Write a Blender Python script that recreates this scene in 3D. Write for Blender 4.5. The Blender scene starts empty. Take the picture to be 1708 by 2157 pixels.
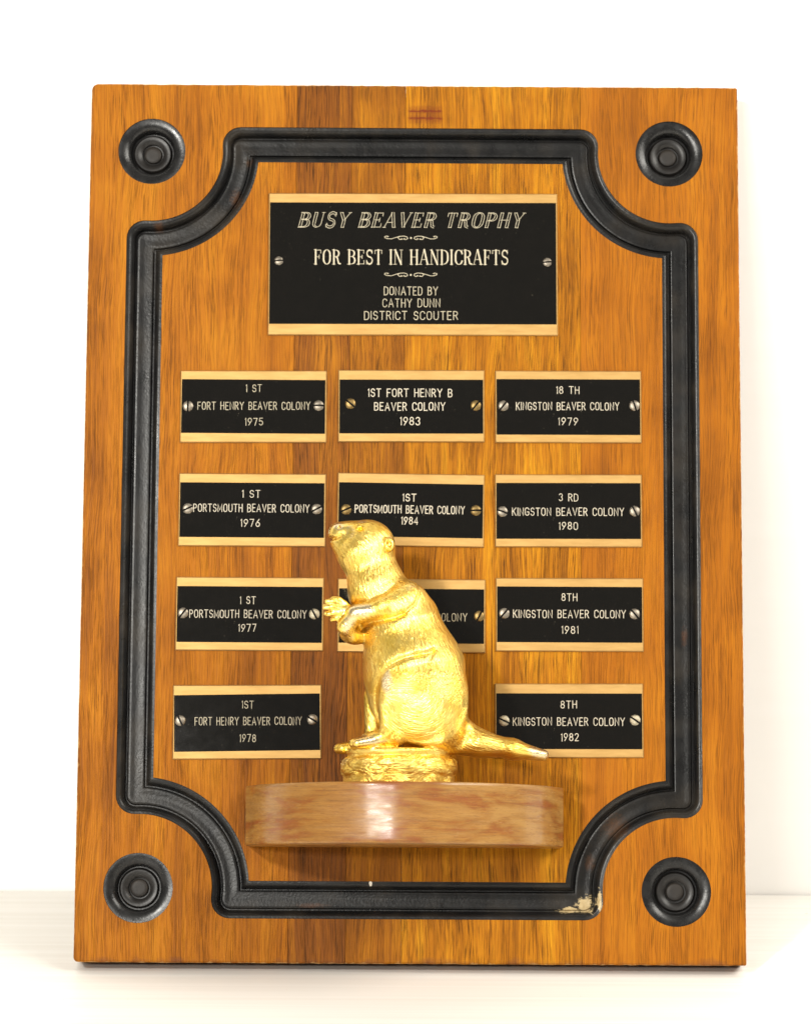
import bpy, bmesh, math, random
import numpy as np
from mathutils import Matrix, Vector, Euler
R = math.radians
random.seed(7); rng = np.random.default_rng(5)
S = bpy.context.scene
MM = 0.001

# ---------------------------------------------------------------- camera
LEAN = 0.288091                      # the plaque leans back against the wall
THICK = 19.0
CP, CY, CR = 0.148631, -0.00281237, 0.00649793
camd = bpy.data.cameras.new('camera'); cam = bpy.data.objects.new('camera', camd); S.collection.objects.link(cam)
cam.matrix_world = Matrix.Translation((-0.00694444, -1.2671218, 0.40236506)) @ Matrix.Rotation(CY, 4, 'Z') @ Matrix.Rotation(math.pi/2-CP, 4, 'X') @ Matrix.Rotation(CR, 4, 'Z')
camd.sensor_fit = 'HORIZONTAL'; camd.sensor_width = 36.0; camd.lens = 6100/1708*36
camd.clip_start = 0.05; camd.clip_end = 50
camd.dof.use_dof = True; camd.dof.focus_distance = 1.285; camd.dof.aperture_fstop = 22
S.camera = cam

# ---------------------------------------------------------------- light
S.view_settings.view_transform = 'Standard'; S.view_settings.look = 'None'
S.view_settings.exposure = 0.0; S.view_settings.gamma = 1.0
W = bpy.data.worlds.new('World'); S.world = W; W.use_nodes = True
bg = W.node_tree.nodes['Background']; bg.inputs[0].default_value = (1.0, 0.95, 0.86, 1); bg.inputs[1].default_value = 0.30

def lamp(name, az, el, dist, size, power, col, target=(0, 0.02, 0.2), sy=None):
    l = bpy.data.lights.new(name, 'AREA'); l.energy = power; l.color = col
    l.shape = 'RECTANGLE'; l.size = size; l.size_y = sy or size
    o = bpy.data.objects.new(name, l); S.collection.objects.link(o)
    t = Vector(target); d = Vector((math.sin(az)*math.cos(el), -math.cos(az)*math.cos(el), math.sin(el)))
    o.location = t + d*dist; o.rotation_euler = (-d).to_track_quat('-Z', 'Y').to_euler()
    return o
lamp('lamp_left', R(-18.5), R(19), 1.9, 0.58, 14.5, (1, .97, .90), target=(-.01, -.05, .08), sy=.10)
lamp('lamp_overhead', R(-25), R(25), 1.9, 0.12, 24, (1, .97, .90), target=(0, .05, .22))
lamp('lamp_right', R(56), R(33), 1.7, 1.2, 31, (1, .96, .88), target=(0, .08, .30), sy=.6)

# ---------------------------------------------------------------- helpers
def link(o, parent=None):
    S.collection.objects.link(o)
    if parent is not None: o.parent = parent
    return o
def mesh_obj(name, verts, faces, mat, parent=None, smooth=None, loc=(0, 0, 0), rot=None, mm=True, merge=0):
    me = bpy.data.meshes.new(name)
    v = np.asarray(verts, float)*(MM if mm else 1)
    me.from_pydata(v.tolist(), [], faces if isinstance(faces, list) else faces.tolist())
    if merge:
        b = bmesh.new(); b.from_mesh(me); bmesh.ops.remove_doubles(b, verts=b.verts, dist=merge)
        bmesh.ops.dissolve_degenerate(b, dist=merge, edges=b.edges); bmesh.ops.recalc_face_normals(b, faces=b.faces)
        b.to_mesh(me); b.free()
    me.materials.append(mat); me.update()
    if smooth is not None:
        me.shade_smooth()
        if smooth < 179: me.set_sharp_from_angle(angle=R(smooth))
    o = bpy.data.objects.new(name, me); o.location = Vector(loc)*MM
    if rot: o.rotation_euler = rot
    return link(o, parent)
def empty(name, loc=(0, 0, 0), rot=(0, 0, 0), parent=None):
    o = bpy.data.objects.new(name, None); o.location = loc; o.rotation_euler = rot; o.empty_display_size = .02
    return link(o, parent)

class NT:
    def __init__(s, name):
        s.m = bpy.data.materials.new(name); s.m.use_nodes = True; s.t = s.m.node_tree; s.b = s.t.nodes['Principled BSDF']
        s.tc = s.t.nodes.new('ShaderNodeTexCoord')
    def n(s, ty, **k):
        x = s.t.nodes.new(ty)
        for a, v in k.items():
            if a == 'i':
                for q, w in v.items():
                    if hasattr(w, 'links'): s.t.links.new(w, x.inputs[q])
                    else: x.inputs[q].default_value = w
            else: setattr(x, a, v)
        return x
    def math(s, op, a, b=0.0, c=None, clamp=False):
        i = {0: a, 1: b}
        if c is not None: i[2] = c
        return s.n('ShaderNodeMath', operation=op, use_clamp=clamp, i=i).outputs[0]
    def map(s, sc, loc=(0, 0, 0), src=None, rot=(0, 0, 0)):
        return s.n('ShaderNodeMapping', i={'Vector': src or s.tc.outputs['Object'], 'Scale': sc, 'Location': loc, 'Rotation': rot}).outputs[0]
    def noise(s, vec, scale=1.0, detail=3.0, rough=.5, dist=0.0):
        return s.n('ShaderNodeTexNoise', i={'Vector': vec, 'Scale': scale, 'Detail': detail, 'Roughness': rough, 'Distortion': dist}).outputs[0]
    def ramp(s, f, stops, interp='LINEAR'):
        r = s.n('ShaderNodeValToRGB', i={0: f}); r.color_ramp.interpolation = interp
        e = r.color_ramp.elements
        while len(e) < len(stops): e.new(.5)
        for q, (p, c) in zip(e, stops):
            q.position = p; q.color = (c, c, c, 1) if isinstance(c, (int, float)) else (*c, 1)
        return r.outputs[0]
    def mix(s, f, a, b, mode='MIX'):
        x = s.n('ShaderNodeMix', data_type='RGBA', blend_type=mode)
        for q, w in ((0, f), (6, a), (7, b)):
            if hasattr(w, 'links'): s.t.links.new(w, x.inputs[q])
            else: x.inputs[q].default_value = (*w, 1) if isinstance(w, tuple) and len(w) == 3 else w
        return x.outputs[2]
    def sep(s, v): return s.n('ShaderNodeSeparateXYZ', i={0: v}).outputs
    def comb(s, a, b, c): return s.n('ShaderNodeCombineXYZ', i={0: a, 1: b, 2: c}).outputs[0]
    def bump(s, h, dist, strength=1.0, nrm=None):
        i = {'Height': h, 'Distance': dist, 'Strength': strength}
        if nrm is not None: i['Normal'] = nrm
        return s.n('ShaderNodeBump', i=i).outputs[0]
    def set(s, **k):
        nm = dict(col='Base Color', rough='Roughness', metal='Metallic', nrm='Normal', spec='Specular IOR Level', coat='Coat Weight', coatr='Coat Roughness')
        for a, v in k.items():
            q = s.b.inputs[nm[a]]
            if hasattr(v, 'links'): s.t.links.new(v, q)
            else: q.default_value = (*v, 1) if isinstance(v, tuple) else v
        return s.m

def wood(name, seed, dark, mid, light, slant=0.0, pore=.6, streak=.5, band=1.0, smooth=0.0, lines=.45):
    """oiled straight-grained hardwood, grain along local z, lengths in mm"""
    k = NT(name); x, y, z = k.sep(k.map((1000, 1000, 1000)))
    wob = k.math('MULTIPLY', k.math('SUBTRACT', k.noise(k.comb(k.math('MULTIPLY', x, .03), seed*3.1, k.math('MULTIPLY', z, .012)), 1, 2), .5), 9.0)
    xs = k.math('ADD', k.math('ADD', x, k.math('MULTIPLY', z, slant)), wob)
    def st(fx, fz, d, off, rg=.5, dist=0): return k.noise(k.comb(k.math('MULTIPLY', xs, fx), seed*7.3+off, k.math('MULTIPLY', z, fz)), 1, d, rg, dist)
    b1 = st(.10*band, .004, 3, 0)                       # broad growth bands
    b2 = st(.9, .007, 4, 3, .65)                        # streaks
    b3 = st(3.4, .022, 3, 5, .6)                        # fibre
    po = st(4.2, .085, 2, 9)                             # open pores, short dark dashes
    pb = st(.16, .02, 2, 12)
    ln = k.math('MULTIPLY', k.ramp(st(3.6, .018, 2, 21, .4), [(.57, 0.0), (.66, 1.0)]), k.ramp(st(.22, .01, 2, 25), [(.42, .1), (.62, 1.0)]))
    bl = k.noise(k.comb(k.math('MULTIPLY', x, .035), seed+2., k.math('MULTIPLY', z, .03)), 1, 3)
    f = k.math('ADD', k.math('MULTIPLY', b1, .55), k.math('ADD', k.math('MULTIPLY', b2, streak), k.math('MULTIPLY', b3, .42)))
    f = k.math('ADD', f, k.math('MULTIPLY', bl, .45))
    mean = .5*(.55+streak+.42+.45)
    f = k.math('ADD', k.math('MULTIPLY', k.math('SUBTRACT', f, mean), 2.3-smooth), .5, clamp=True)
    col = k.ramp(f, [(0.0, dark), (.5, mid), (1.0, light)])
    pm = k.math('MULTIPLY', k.ramp(po, [(.52, 0.0), (.62, 1.0)]), k.ramp(pb, [(.32, .35), (.6, 1.0)]))
    col = k.mix(k.math('MULTIPLY', ln, lines), col, tuple(c*.35 for c in dark))
    col = k.mix(k.math('MULTIPLY', pm, pore), col, tuple(c*.22 for c in dark))
    # wear on the outer arrises: bare pale wood and bruised dark wood
    dx = k.math('SUBTRACT', 152.5, k.math('ABSOLUTE', x)); dz = k.math('SUBTRACT', 205.35, k.math('ABSOLUTE', k.math('SUBTRACT', z, 205.35)))
    ed = k.math('MINIMUM', dx, dz)
    wn = k.noise(k.map((260, 260, 260), (seed, 0, 0)), 1, 4, .6)
    wn2 = k.noise(k.map((70, 70, 60), (seed+4, 0, 0)), 1, 3, .6)
    near = k.ramp(k.math('MULTIPLY', ed, .25), [(0.0, 1.0), (.18, .7), (1.0, 0.0)])
    near = k.math('MULTIPLY', near, k.ramp(k.math('MULTIPLY', y, .2), [(.15, 1.0), (.5, .35)]))
    wear = k.ramp(k.math('ADD', k.math('MULTIPLY', near, .50), k.math('MULTIPLY', wn, .60)), [(.73, 0.0), (.82, 1.0)])
    col = k.mix(k.math('MULTIPLY', wear, .65), col, (.50, .31, .12))
    low = k.ramp(k.math('MULTIPLY', z, .1), [(0.0, 1.0), (.9, 0.0)])
    bru = k.ramp(k.math('ADD', k.math('MULTIPLY', low, .45), k.math('MULTIPLY', wn2, .6)), [(.66, 0.0), (.80, 1.0)])
    col = k.mix(k.math('MULTIPLY', bru, .55), col, (.10, .035, .02))
    if seed == 4:   # dark knot mark near the top edge
        kx = k.math('ABSOLUTE', k.math('SUBTRACT', x, 5.0)); kz = k.math('ABSOLUTE', k.math('SUBTRACT', z, 396.6))
        jg = k.math('MULTIPLY', k.math('SUBTRACT', k.noise(k.map((350, 350, 900)), 1, 3, .6), .5), 2.2)
        wz = k.math('ABSOLUTE', k.math('ADD', k.math('SUBTRACT', kz, 1.7), jg))
        m = k.math('MULTIPLY', k.ramp(k.math('DIVIDE', k.math('ADD', kx, jg), 10), [(.70, 1.0), (.86, 0.0)]), k.ramp(k.math('DIVIDE', wz, 4), [(.06, .95), (.16, .45), (.55, .25), (.75, 0.0)]))
        col = k.mix(m, col, (.14, .022, .006))
    bp = k.bump(k.math('SUBTRACT', k.math('MULTIPLY', b3, .35), k.math('MULTIPLY', pm, .9)), .00012, .55)
    return k.set(col=col, rough=k.ramp(b2, [(.3, .42), (.7, .55)]), nrm=bp, spec=.09)

A = dict
WD = {
 1: A(dark=(0.164, 0.0482, 0.0034), mid=(0.327, 0.1053, 0.0047), light=(0.436, 0.1624, 0.0076), pore=.60, streak=.35),
 2: A(dark=(0.104, 0.0336, 0.0043), mid=(0.195, 0.0600, 0.0060), light=(0.349, 0.1254, 0.0068), pore=.80, streak=.5),
 3: A(dark=(0.125, 0.0392, 0.0034), mid=(0.256, 0.0851, 0.0047), light=(0.414, 0.1568, 0.0068), lines=.7, slant=.01, pore=.70, streak=.55),
 4: A(dark=(0.164, 0.0515, 0.0026), mid=(0.371, 0.1322, 0.0047), light=(0.545, 0.2408, 0.0093), pore=.85, streak=.5, band=1.5, lines=.85),
 5: A(dark=(0.174, 0.0515, 0.0034), mid=(0.327, 0.1042, 0.0051), light=(0.436, 0.1590, 0.0076), slant=-.01, pore=.50, streak=.3, smooth=.4)}
M_plank = {i: wood('oiled_wood_%d' % i, i, **a) for i, a in WD.items()}

# black paint in the routed grooves, worn through at a few spots
k = NT('black_groove_paint')
x, y, z = k.sep(k.map((1000, 1000, 1000)))
g1 = k.noise(k.map((900, 900, 900)), 1, 3); g2 = k.noise(k.map((90, 90, 90)), 1, 4, .65)
col = k.mix(g2, (.004, .004, .0045), (.012, .0115, .011))
def spot(k, cx, cz, rx, rz, nz, lo=.62, hi=.72, amp=.55):
    X, Y, Z = k.sep(k.tc.outputs['Object'])
    a = k.math('DIVIDE', k.math('SUBTRACT', X, cx*MM), rx*MM); b = k.math('DIVIDE', k.math('SUBTRACT', Z, cz*MM), rz*MM)
    r = k.math('SQRT', k.math('ADD', k.math('MULTIPLY', a, a), k.math('MULTIPLY', b, b)))
    f = k.math('SUBTRACT', 1.0, r, clamp=True)
    return k.ramp(k.math('ADD', k.math('MULTIPLY', f, amp), k.math('MULTIPLY', nz, .6)), [(lo, 0.0), (hi, 1.0)])
nz1 = k.noise(k.map((240, 240, 330), (.3, 0, .6)), 1, 7, .72, .6); nz2 = k.noise(k.map((800, 500, 800)), 1, 4, .8)
for cx, cz, rx, rz in ((-84, 356, 7, 13), (-78, 374, 5, 5), (94, 62, 14, 15), (82, 46, 6, 10), (-120, 342, 6, 6), (126, 150, 4, 12), (-45, 26, 20, 3)):
    col = k.mix(k.math('MULTIPLY', spot(k, cx, cz, rx, rz, nz2, .60, .80), .7), col, (.065, .025, .008))
dust = k.ramp(k.math('SUBTRACT', 0.0, y), [(0.0, 0.0), (1, 0.0)])
col = k.mix(k.ramp(k.noise(k.map((50, 50, 50)), 1, 3), [(.45, 0.0), (.75, .30)]), col, (.07, .055, .038))
chip = k.math('MAXIMUM', spot(k, 80.0, 27.0, 14, 11, nz1, .555, .60, .38), k.math('MAXIMUM', spot(k, 72.0, 24.5, 14, 3.2, nz1, .55, .60, .42), spot(k, 86.0, 29, 3, 12, nz1, .55, .60, .42)))
col = k.mix(chip, col, k.mix(k.noise(k.map((500, 500, 500)), 1, 3), (.26, .17, .07), (.62, .50, .28)))
chip2 = spot(k, -18.2, 36.0, 1.3, 2.2, nz1, .55, .62, .6)
col = k.mix(chip2, col, (.75, .70, .60))
M_groove = k.set(col=col, rough=k.ramp(g2, [(.3, .24), (.7, .38)]), spec=.27, nrm=k.bump(k.math('ADD', g1, k.math('MULTIPLY', k.noise(k.map((350, 350, 350)), 1, 3), .8)), .00018, .4))

k = NT('rosette_black_paint')
g1 = k.noise(k.map((900, 900, 900)), 1, 3); g2 = k.noise(k.map((160, 160, 160)), 1, 4, .65)
X, Y, Z = k.sep(k.tc.outputs['Object'])
rr = k.math('MULTIPLY', k.math('SQRT', k.math('ADD', k.math('MULTIPLY', X, X), k.math('MULTIPLY', Z, Z))), 1000)
col = k.mix(g2, (.004, .004, .0045), (.012, .0115, .011))
col = k.mix(k.math('MULTIPLY', k.ramp(k.math('DIVIDE', rr, 16), [(.0, 1.0), (.24, 1.0), (.30, .35), (.55, .35), (.62, 0.0)]), k.ramp(g2, [(.25, .2), (.6, .9)])), col, (.016, .011, .007))
M_ros = k.set(col=col, rough=k.mix(k.ramp(k.math('DIVIDE', rr, 16), [(.25, 1.0), (.32, .4), (.56, .4), (.64, 0.0)]), k.ramp(g2, [(.3, .20), (.7, .36)]), (.56,)*3), spec=.4, nrm=k.bump(g1, .00015, .35))

def brass(name, c1, c2, rough=.38):
    k = NT(name); n = k.noise(k.map((60, 60, 400)), 1, 4, .6); n2 = k.noise(k.map((40, 4000, 4000)), 1, 2)
    n3 = k.noise(k.map((220, 220, 220)), 1, 4, .6)
    col = k.mix(k.ramp(n, [(.35, 0.0), (.65, 1.0)]), c1, c2)
    col = k.mix(k.ramp(n3, [(.60, 0.0), (.75, .35)]), col, (.55, .36, .16))
    return k.set(col=col, metal=1.0, rough=rough, nrm=k.bump(n2, .00004, .25))
M_brass = brass('satin_brass', (.41, .25, .088), (.49, .31, .115), .58)
k = NT('black_lacquer'); n = k.noise(k.map((160, 160, 160)), 1, 5, .7)
s1 = k.noise(k.map((5200, 100, 900), rot=(0, .7, 0)), 1, 2); s2 = k.noise(k.map((45, 45, 45)), 1, 2)
scr = k.math('MULTIPLY', k.ramp(s1, [(.735, 0.0), (.76, 1.0)]), k.ramp(s2, [(.5, 0.0), (.65, .5)]))
spk = k.ramp(k.noise(k.map((1100, 1100, 1100)), 1, 1), [(.79, 0.0), (.81, .5)])
col = k.mix(k.math('MAXIMUM', scr, spk), k.mix(n, (.004, .004, .0035), (.007, .006, .005)), (.45, .40, .30))
M_lacq = k.set(col=col, rough=k.ramp(n, [(.3, .06), (.7, .09)]), spec=.3)
k = NT('engraved_letter'); n = k.noise(k.map((700, 700, 700)), 1, 3)
M_let = k.set(col=k.mix(n, (.52, .46, .35), (.70, .63, .50)), rough=.5)
k = NT('engraved_brass_letter'); n = k.noise(k.map((500, 500, 500)), 1, 3)
M_let2 = k.set(col=k.mix(n, (.40, .35, .24), (.58, .51, .37)), rough=.45)
def screwmat(name, a, b, rough, bump=.2):
    k = NT(name); n = k.noise(k.map((900, 900, 900)), 1, 4, .65)
    return k.set(col=k.mix(k.ramp(n, [(.35, 0.0), (.7, 1.0)]), a, b), metal=1.0, rough=rough, nrm=k.bump(n, .0003, bump))
M_nick = screwmat('nickel_screw', (.33, .29, .235), (.15, .125, .095), .45)
M_brs = screwmat('tarnished_brass_screw', (.28, .19, .075), (.15, .10, .04), .45)
M_cor = screwmat('corroded_screw', (.55, .50, .38), (.22, .17, .10), .6, 1.0)

# gilded cast metal with a brushed fur relief following the coat
k = NT('gilded_metal')
at = k.n('ShaderNodeAttribute', attribute_name='fur').outputs['Vector']
wearA = k.n('ShaderNodeAttribute', attribute_name='worn').outputs['Fac']
fA = k.n('ShaderNodeAttribute', attribute_name='furry').outputs['Fac']
u, v, w = k.sep(at)
wb = k.math('MULTIPLY', k.noise(k.comb(k.math('MULTIPLY', u, .16), k.math('MULTIPLY', v, .16), w), 1, 2), 1.6)
f1 = k.noise(k.comb(k.math('ADD', k.math('MULTIPLY', v, 1.7), wb), k.math('MULTIPLY', u, .17), k.math('MULTIPLY', w, .55)), 1, 2, .55)
f2 = k.noise(k.comb(k.math('ADD', k.math('MULTIPLY', v, .7), wb), k.math('MULTIPLY', u, .10), k.math('MULTIPLY', w, .3)), 1, 2)
fur = k.math('ADD', k.math('MULTIPLY', f1, .75), k.math('MULTIPLY', f2, .35))
n = k.noise(k.map((110, 110, 110)), 1, 4, .6); n2 = k.noise(k.map((260, 260, 260)), 1, 4, .65); n3 = k.noise(k.map((1200, 1200, 1200)), 1, 2)
wf = k.ramp(k.math('ADD', wearA, k.math('MULTIPLY', k.math('SUBTRACT', n2, .5), .9)), [(.45, 0.0), (.75, 1.0)])
gold = k.mix(k.ramp(n, [(.35, 0.0), (.7, 1.0)]), (.96, .66, .12), (1.0, .75, .23))
gold = k.mix(k.ramp(fur, [(.42, .45), (.58, 0.0)]), gold, (.70, .36, .02))  # hollows between hairs tinted amber, crease shading put into the colour
gold = k.mix(k.math('MULTIPLY', wf, .6), gold, (.72, .66, .56))
gold = k.mix(k.ramp(k.noise(k.map((75, 75, 75), (.3, .1, .7)), 1, 3, .6), [(.66, 0.0), (.72, .6)]), gold, (.62, .42, .24))
b1 = k.bump(fur, .0011, k.math('MULTIPLY', fA, .7)); b2 = k.bump(n3, .0001, .25, b1)
M_gold = k.set(col=gold, metal=1.0, rough=k.mix(wf, (.33,)*3, (.27,)*3), nrm=b2)

# curved shelf: varnished wood, grain running round the rim, worn patches and painted-in sheen
k = NT('varnished_shelf_wood')
X, Y, Z = k.sep(k.map((1000, 1000, 1000)))
f1 = k.noise(k.comb(k.math('MULTIPLY', X, .03), k.math('MULTIPLY', Y, .03), k.math('MULTIPLY', Z, .9)), 1, 4, .6)
f2 = k.noise(k.comb(k.math('MULTIPLY', X, .12), k.math('MULTIPLY', Y, .12), k.math('MULTIPLY', Z, 2.6)), 1, 3, .6)
pt = k.noise(k.comb(k.math('MULTIPLY', X, .04), k.math('MULTIPLY', Y, .02), k.math('MULTIPLY', Z, .15)), 1, 5, .62, .4)
po = k.noise(k.comb(k.math('MULTIPLY', X, .35), k.math('MULTIPLY', Y, .35), k.math('MULTIPLY', Z, 3.0)), 1, 2)
col = k.ramp(k.math('ADD', k.math('MULTIPLY', f1, .5), k.math('MULTIPLY', f2, .5)), [(.3, (.13, .046, .0045)), (.5, (.225, .087, .008)), (.7, (.31, .135, .016))])
side = k.ramp(k.math('DIVIDE', k.math('ADD', X, 75.0), 150.0), [(.12, .5), (.3, .22), (.55, .45), (.95, .8)])  # pale share rises to the right: lamp sheen put into the colour
pale = k.math('MULTIPLY', k.ramp(pt, [(.42, 0.0), (.64, 1.0)]), side)
col = k.mix(pale, col, (.355, .195, .050))
col = k.mix(k.ramp(pt, [(.36, .8), (.50, 0.0)]), col, (.21, .052, .006))
col = k.mix(k.ramp(po, [(.60, 0.0), (.72, .5)]), col, (.13, .045, .014))
M_shelf = k.set(col=col, rough=.5, spec=.3, coat=k.ramp(k.noise(k.map((40, 40, 110), (5, 2, 1)), 1, 4, .6), [(.35, .3), (.6, .75)]), coatr=k.ramp(k.noise(k.map((60, 60, 300), (1, 2, 1)), 1, 4, .65), [(.35, .13), (.65, .30)]), nrm=k.bump(k.math('ADD', f2, k.math('MULTIPLY', k.noise(k.map((300, 300, 300)), 1, 3), .8)), .0003, .4))

k = NT('white_wall_board'); n = k.noise(k.map((1.2, 1.2, 90)), 1, 3); n2 = k.noise(k.map((500, 500, 500)), 1, 2)
M_wall = k.set(col=k.mix(n, (.90, .895, .87), (.93, .925, .91)), rough=.6, nrm=k.bump(n2, .0002, .15))
k = NT('white_table_laminate'); n = k.noise(k.map((2.2, 210, 1)), 1, 4, .6); n2 = k.noise(k.map((30, 30, 30)), 1, 3)
c = k.mix(k.ramp(n, [(.38, 0.0), (.62, 1.0)]), (.79, .77, .72), (.84, .825, .785))
c = k.mix(k.ramp(k.noise(k.map((260, 260, 260)), 1, 1), [(.80, 0.0), (.82, .35)]), c, (.45, .36, .26))
M_table = k.set(col=c, rough=.45, nrm=k.bump(n, .0002, .2))

# ---------------------------------------------------------------- setting
def box(name, lo, hi, mat, parent=None):
    (a, b, c), (d, e, f) = lo, hi
    v = [(a, b, c), (d, b, c), (d, e, c), (a, e, c), (a, b, f), (d, b, f), (d, e, f), (a, e, f)]
    return mesh_obj(name, v, [(0, 3, 2, 1), (4, 5, 6, 7), (0, 1, 5, 4), (1, 2, 6, 5), (2, 3, 7, 6), (3, 0, 4, 7)], mat, parent)
wall = box('wall', (-1500, 135.2, -300), (1500, 155, 1500), M_wall); wall['kind'] = 'structure'; wall['label'] = 'plain white wall behind the plaque'
tab = box('table', (-1500, -900, -30), (1500, 134.0, 0), M_table); tab['kind'] = 'structure'; tab['label'] = 'white table with faint woodgrain lines under the plaque'
tab.data.materials[0] = M_table

# ---------------------------------------------------------------- the plaque
plaque = empty('trophy_plaque', (0, 0, THICK*MM*math.sin(LEAN)), (-LEAN, 0, 0))
plaque['label'] = 'wooden award plaque with black routed border, engraved plates and gilded beaver on a shelf'
plaque['category'] = 'plaque'

W2, H = 152.5, 410.7
XL, XR, ZT, ZB, RC, HW = -126.2, 124.8, 381.5, 28.5, 42.0, 8.5
CEN = {'TL': (-123.6, 378.0), 'TR': (120.0, 378.3), 'BL': (-123.8, 33.5), 'BR': (120.9, 33.1)}

def loop(d, K=8, NA=28):
    """closed offset curve of the router path; d>0 towards the board's edge"""
    pts = []
    def corner(sx, sz, C, lx, lz):
        cx, cz = C; lx = (lx-cx)*sx; lz = (lz-cz)*sz            # mirrored frame: line x=lx, line z=lz, outside is -x/+z
        # work with 'TL' layout: vertical line at lx (<=0), horizontal at lz (>=0), arc centre 0,0, arc from (R,.) to (.,-R)
        PA = (math.sqrt(RC*RC-lz*lz), lz); PB = (lx, -math.sqrt(RC*RC-lx*lx))
        o = []
        if d >= 0:
            aA = math.atan2(PA[1], PA[0]); aB = math.atan2(PB[1], PB[0])
            # B: from vertical line point (PB + (-d,0)) round to arc end PB + (-dir)*d
            dB = (-PB[0]/RC, -PB[1]/RC); t0 = math.pi; t1 = math.atan2(dB[1], dB[0])
            for i in range(K): t = t0+(t1-t0)*i/(K-1); o.append((PB[0]+d*math.cos(t), PB[1]+d*math.sin(t)))
            for i in range(1, NA): a = aB+(aA-aB)*i/NA; o.append(((RC-d)*math.cos(a), (RC-d)*math.sin(a)))
            dA = (-PA[0]/RC, -PA[1]/RC); t0 = math.atan2(dA[1], dA[0]) % (2*math.pi); t1 = math.pi/2
            for i in range(K): t = t0+(t1-t0)*i/(K-1); o.append((PA[0]+d*math.cos(t), PA[1]+d*math.sin(t)))
        else:
            m = -d; r = RC+m; az = lz-m; ax = lx+m
            A_ = (math.sqrt(r*r-az*az), az); B_ = (ax, -math.sqrt(r*r-ax*ax))
            aA = math.atan2(A_[1], A_[0]); aB = math.atan2(B_[1], B_[0])
            o += [B_]*K
            for i in range(1, NA): a = aB+(aA-aB)*i/NA; o.append((r*math.cos(a), r*math.sin(a)))
            o += [A_]*K
        return [(cx+sx*px, cz+sz*pz) for px, pz in o]
    a = corner(1, 1, CEN['TL'], XL, ZT)                           # up the left side, to the top
    b = corner(-1, 1, CEN['TR'], XR, ZT)[::-1]
    c = corner(-1, -1, CEN['BR'], XR, ZB)
    e = corner(1, -1, CEN['BL'], XL, ZB)[::-1]
    return a+b+c+e
prof = [(8.5, -.02), (8.40, .75), (7.9, .85)]
for i in range(1, 8):
    t = i/7; prof.append((7.9-2.75*t, .85+2.2*t**2.4))
prof += [(5.08, 3.3), (4.98, 6.4), (4.75, 6.75), (4.2, 6.75), (4.0, 6.1), (3.75, 5.6), (3.3, 5.42), (2.4, 5.45), (1.2, 5.6)]
prof = prof + [(0, 5.66)] + [(-d, h) for d, h in prof[::-1]]
L = [loop(d) for d, h in prof]; n = len(L[0]); V = []; F = []
for (d, h), lp in zip(prof, L): V += [(p[0], h, p[1]) for p in lp]
for i in range(len(L)-1):
    for j in range(n): j2 = (j+1) % n; F.append((i*n+j, i*n+j2, (i+1)*n+j2, (i+1)*n+j))
g = mesh_obj('routed_groove', V, F, M_groove, plaque, smooth=24, merge=1e-7)
# make its normals face the front
b = bmesh.new(); b.from_mesh(g.data)
if sum(f.normal.y*f.calc_area() for f in b.faces) > 0: bmesh.ops.reverse_faces(b, faces=b.faces)
b.to_mesh(g.data); b.free()

def lathe(prof, n=64, c=(0, 0, 0)):
    V = [(c[0]+r*math.cos(2*math.pi*j/n), c[1]+y, c[2]+r*math.sin(2*math.pi*j/n)) for r, y in prof for j in range(n)]
    F = [(i*n+j, (i+1)*n+j, (i+1)*n+(j+1) % n, i*n+(j+1) % n) for i in range(len(prof)-1) for j in range(n)]
    F.append(tuple((len(prof)-1)*n+j for j in range(n)))
    return V, F
RR = 15.8
rp = [(RR, -.02), (RR-.1, .6)]
for i in range(1, 9): t = i/8; rp.append((RR-.1-5.5*t, .6+3.0*(1-math.sqrt(max(0, 1-(t*.985)**2)))))
rp += [(10.2, 6.6), (9.9, 7.0), (9.3, 7.0), (9.1, 6.4), (8.8, 5.6), (8.3, 5.2)]
for i in range(1, 8): t = i/7; rp.append((8.3-3.3*t, 5.2+1.3*t**2.2))
rp += [(4.9, 8.3), (4.2, 8.4), (4.1, 7.3), (3.7, 6.9), (2.4, 6.75), (1.2, 6.8), (.4, 6.8)]
for key, lab in (('TL', None), ('TR', None), ('BL', None), ('BR', None)):
    v, f = lathe(rp)
    o = mesh_obj('rosette', v, f, M_ros, plaque, smooth=40, loc=(CEN[key][0], 0, CEN[key][1]), merge=1e-7)
    bb = bmesh.new(); bb.from_mesh(o.data)
    if sum(q.normal.y*q.calc_area() for q in bb.faces) > 0: bmesh.ops.reverse_faces(bb, faces=bb.faces)
    bb.to_mesh(o.data); bb.free()

# planks, cut by the router
def prism(name, lps, y0, y1):
    bm = bmesh.new()
    if len(lps) == 1:
        a = [bm.verts.new((x*MM, y0*MM, z*MM)) for x, z in lps[0]]; b_ = [bm.verts.new((x*MM, y1*MM, z*MM)) for x, z in lps[0]]
        N_ = len(a); bm.faces.new(a); bm.faces.new(b_[::-1])
        for i in range(N_): bm.faces.new((a[i], b_[i], b_[(i+1) % N_], a[(i+1) % N_]))
    else:
        vs = [[bm.verts.new((x*MM, yy*MM, z*MM)) for x, z in lp] for yy in (y0, y1) for lp in lps]
        N_ = len(lps[0]); A0, B0, A1, B1 = vs
        for p, q in ((A0, B0), (B0, B1), (B1, A1), (A1, A0)):
            for i in range(N_): bm.faces.new((p[i], p[(i+1) % N_], q[(i+1) % N_], q[i]))
        bmesh.ops.remove_doubles(bm, verts=bm.verts, dist=1e-7); bmesh.ops.dissolve_degenerate(bm, dist=1e-7, edges=bm.edges)
    bmesh.ops.recalc_face_normals(bm, faces=bm.faces)
    me = bpy.data.meshes.new(name); bm.to_mesh(me); bm.free()
    return bpy.data.objects.new(name, me)
cut = [prism('cut', [loop(8.5), loop(-8.5)], -2, 8.6)]
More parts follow.
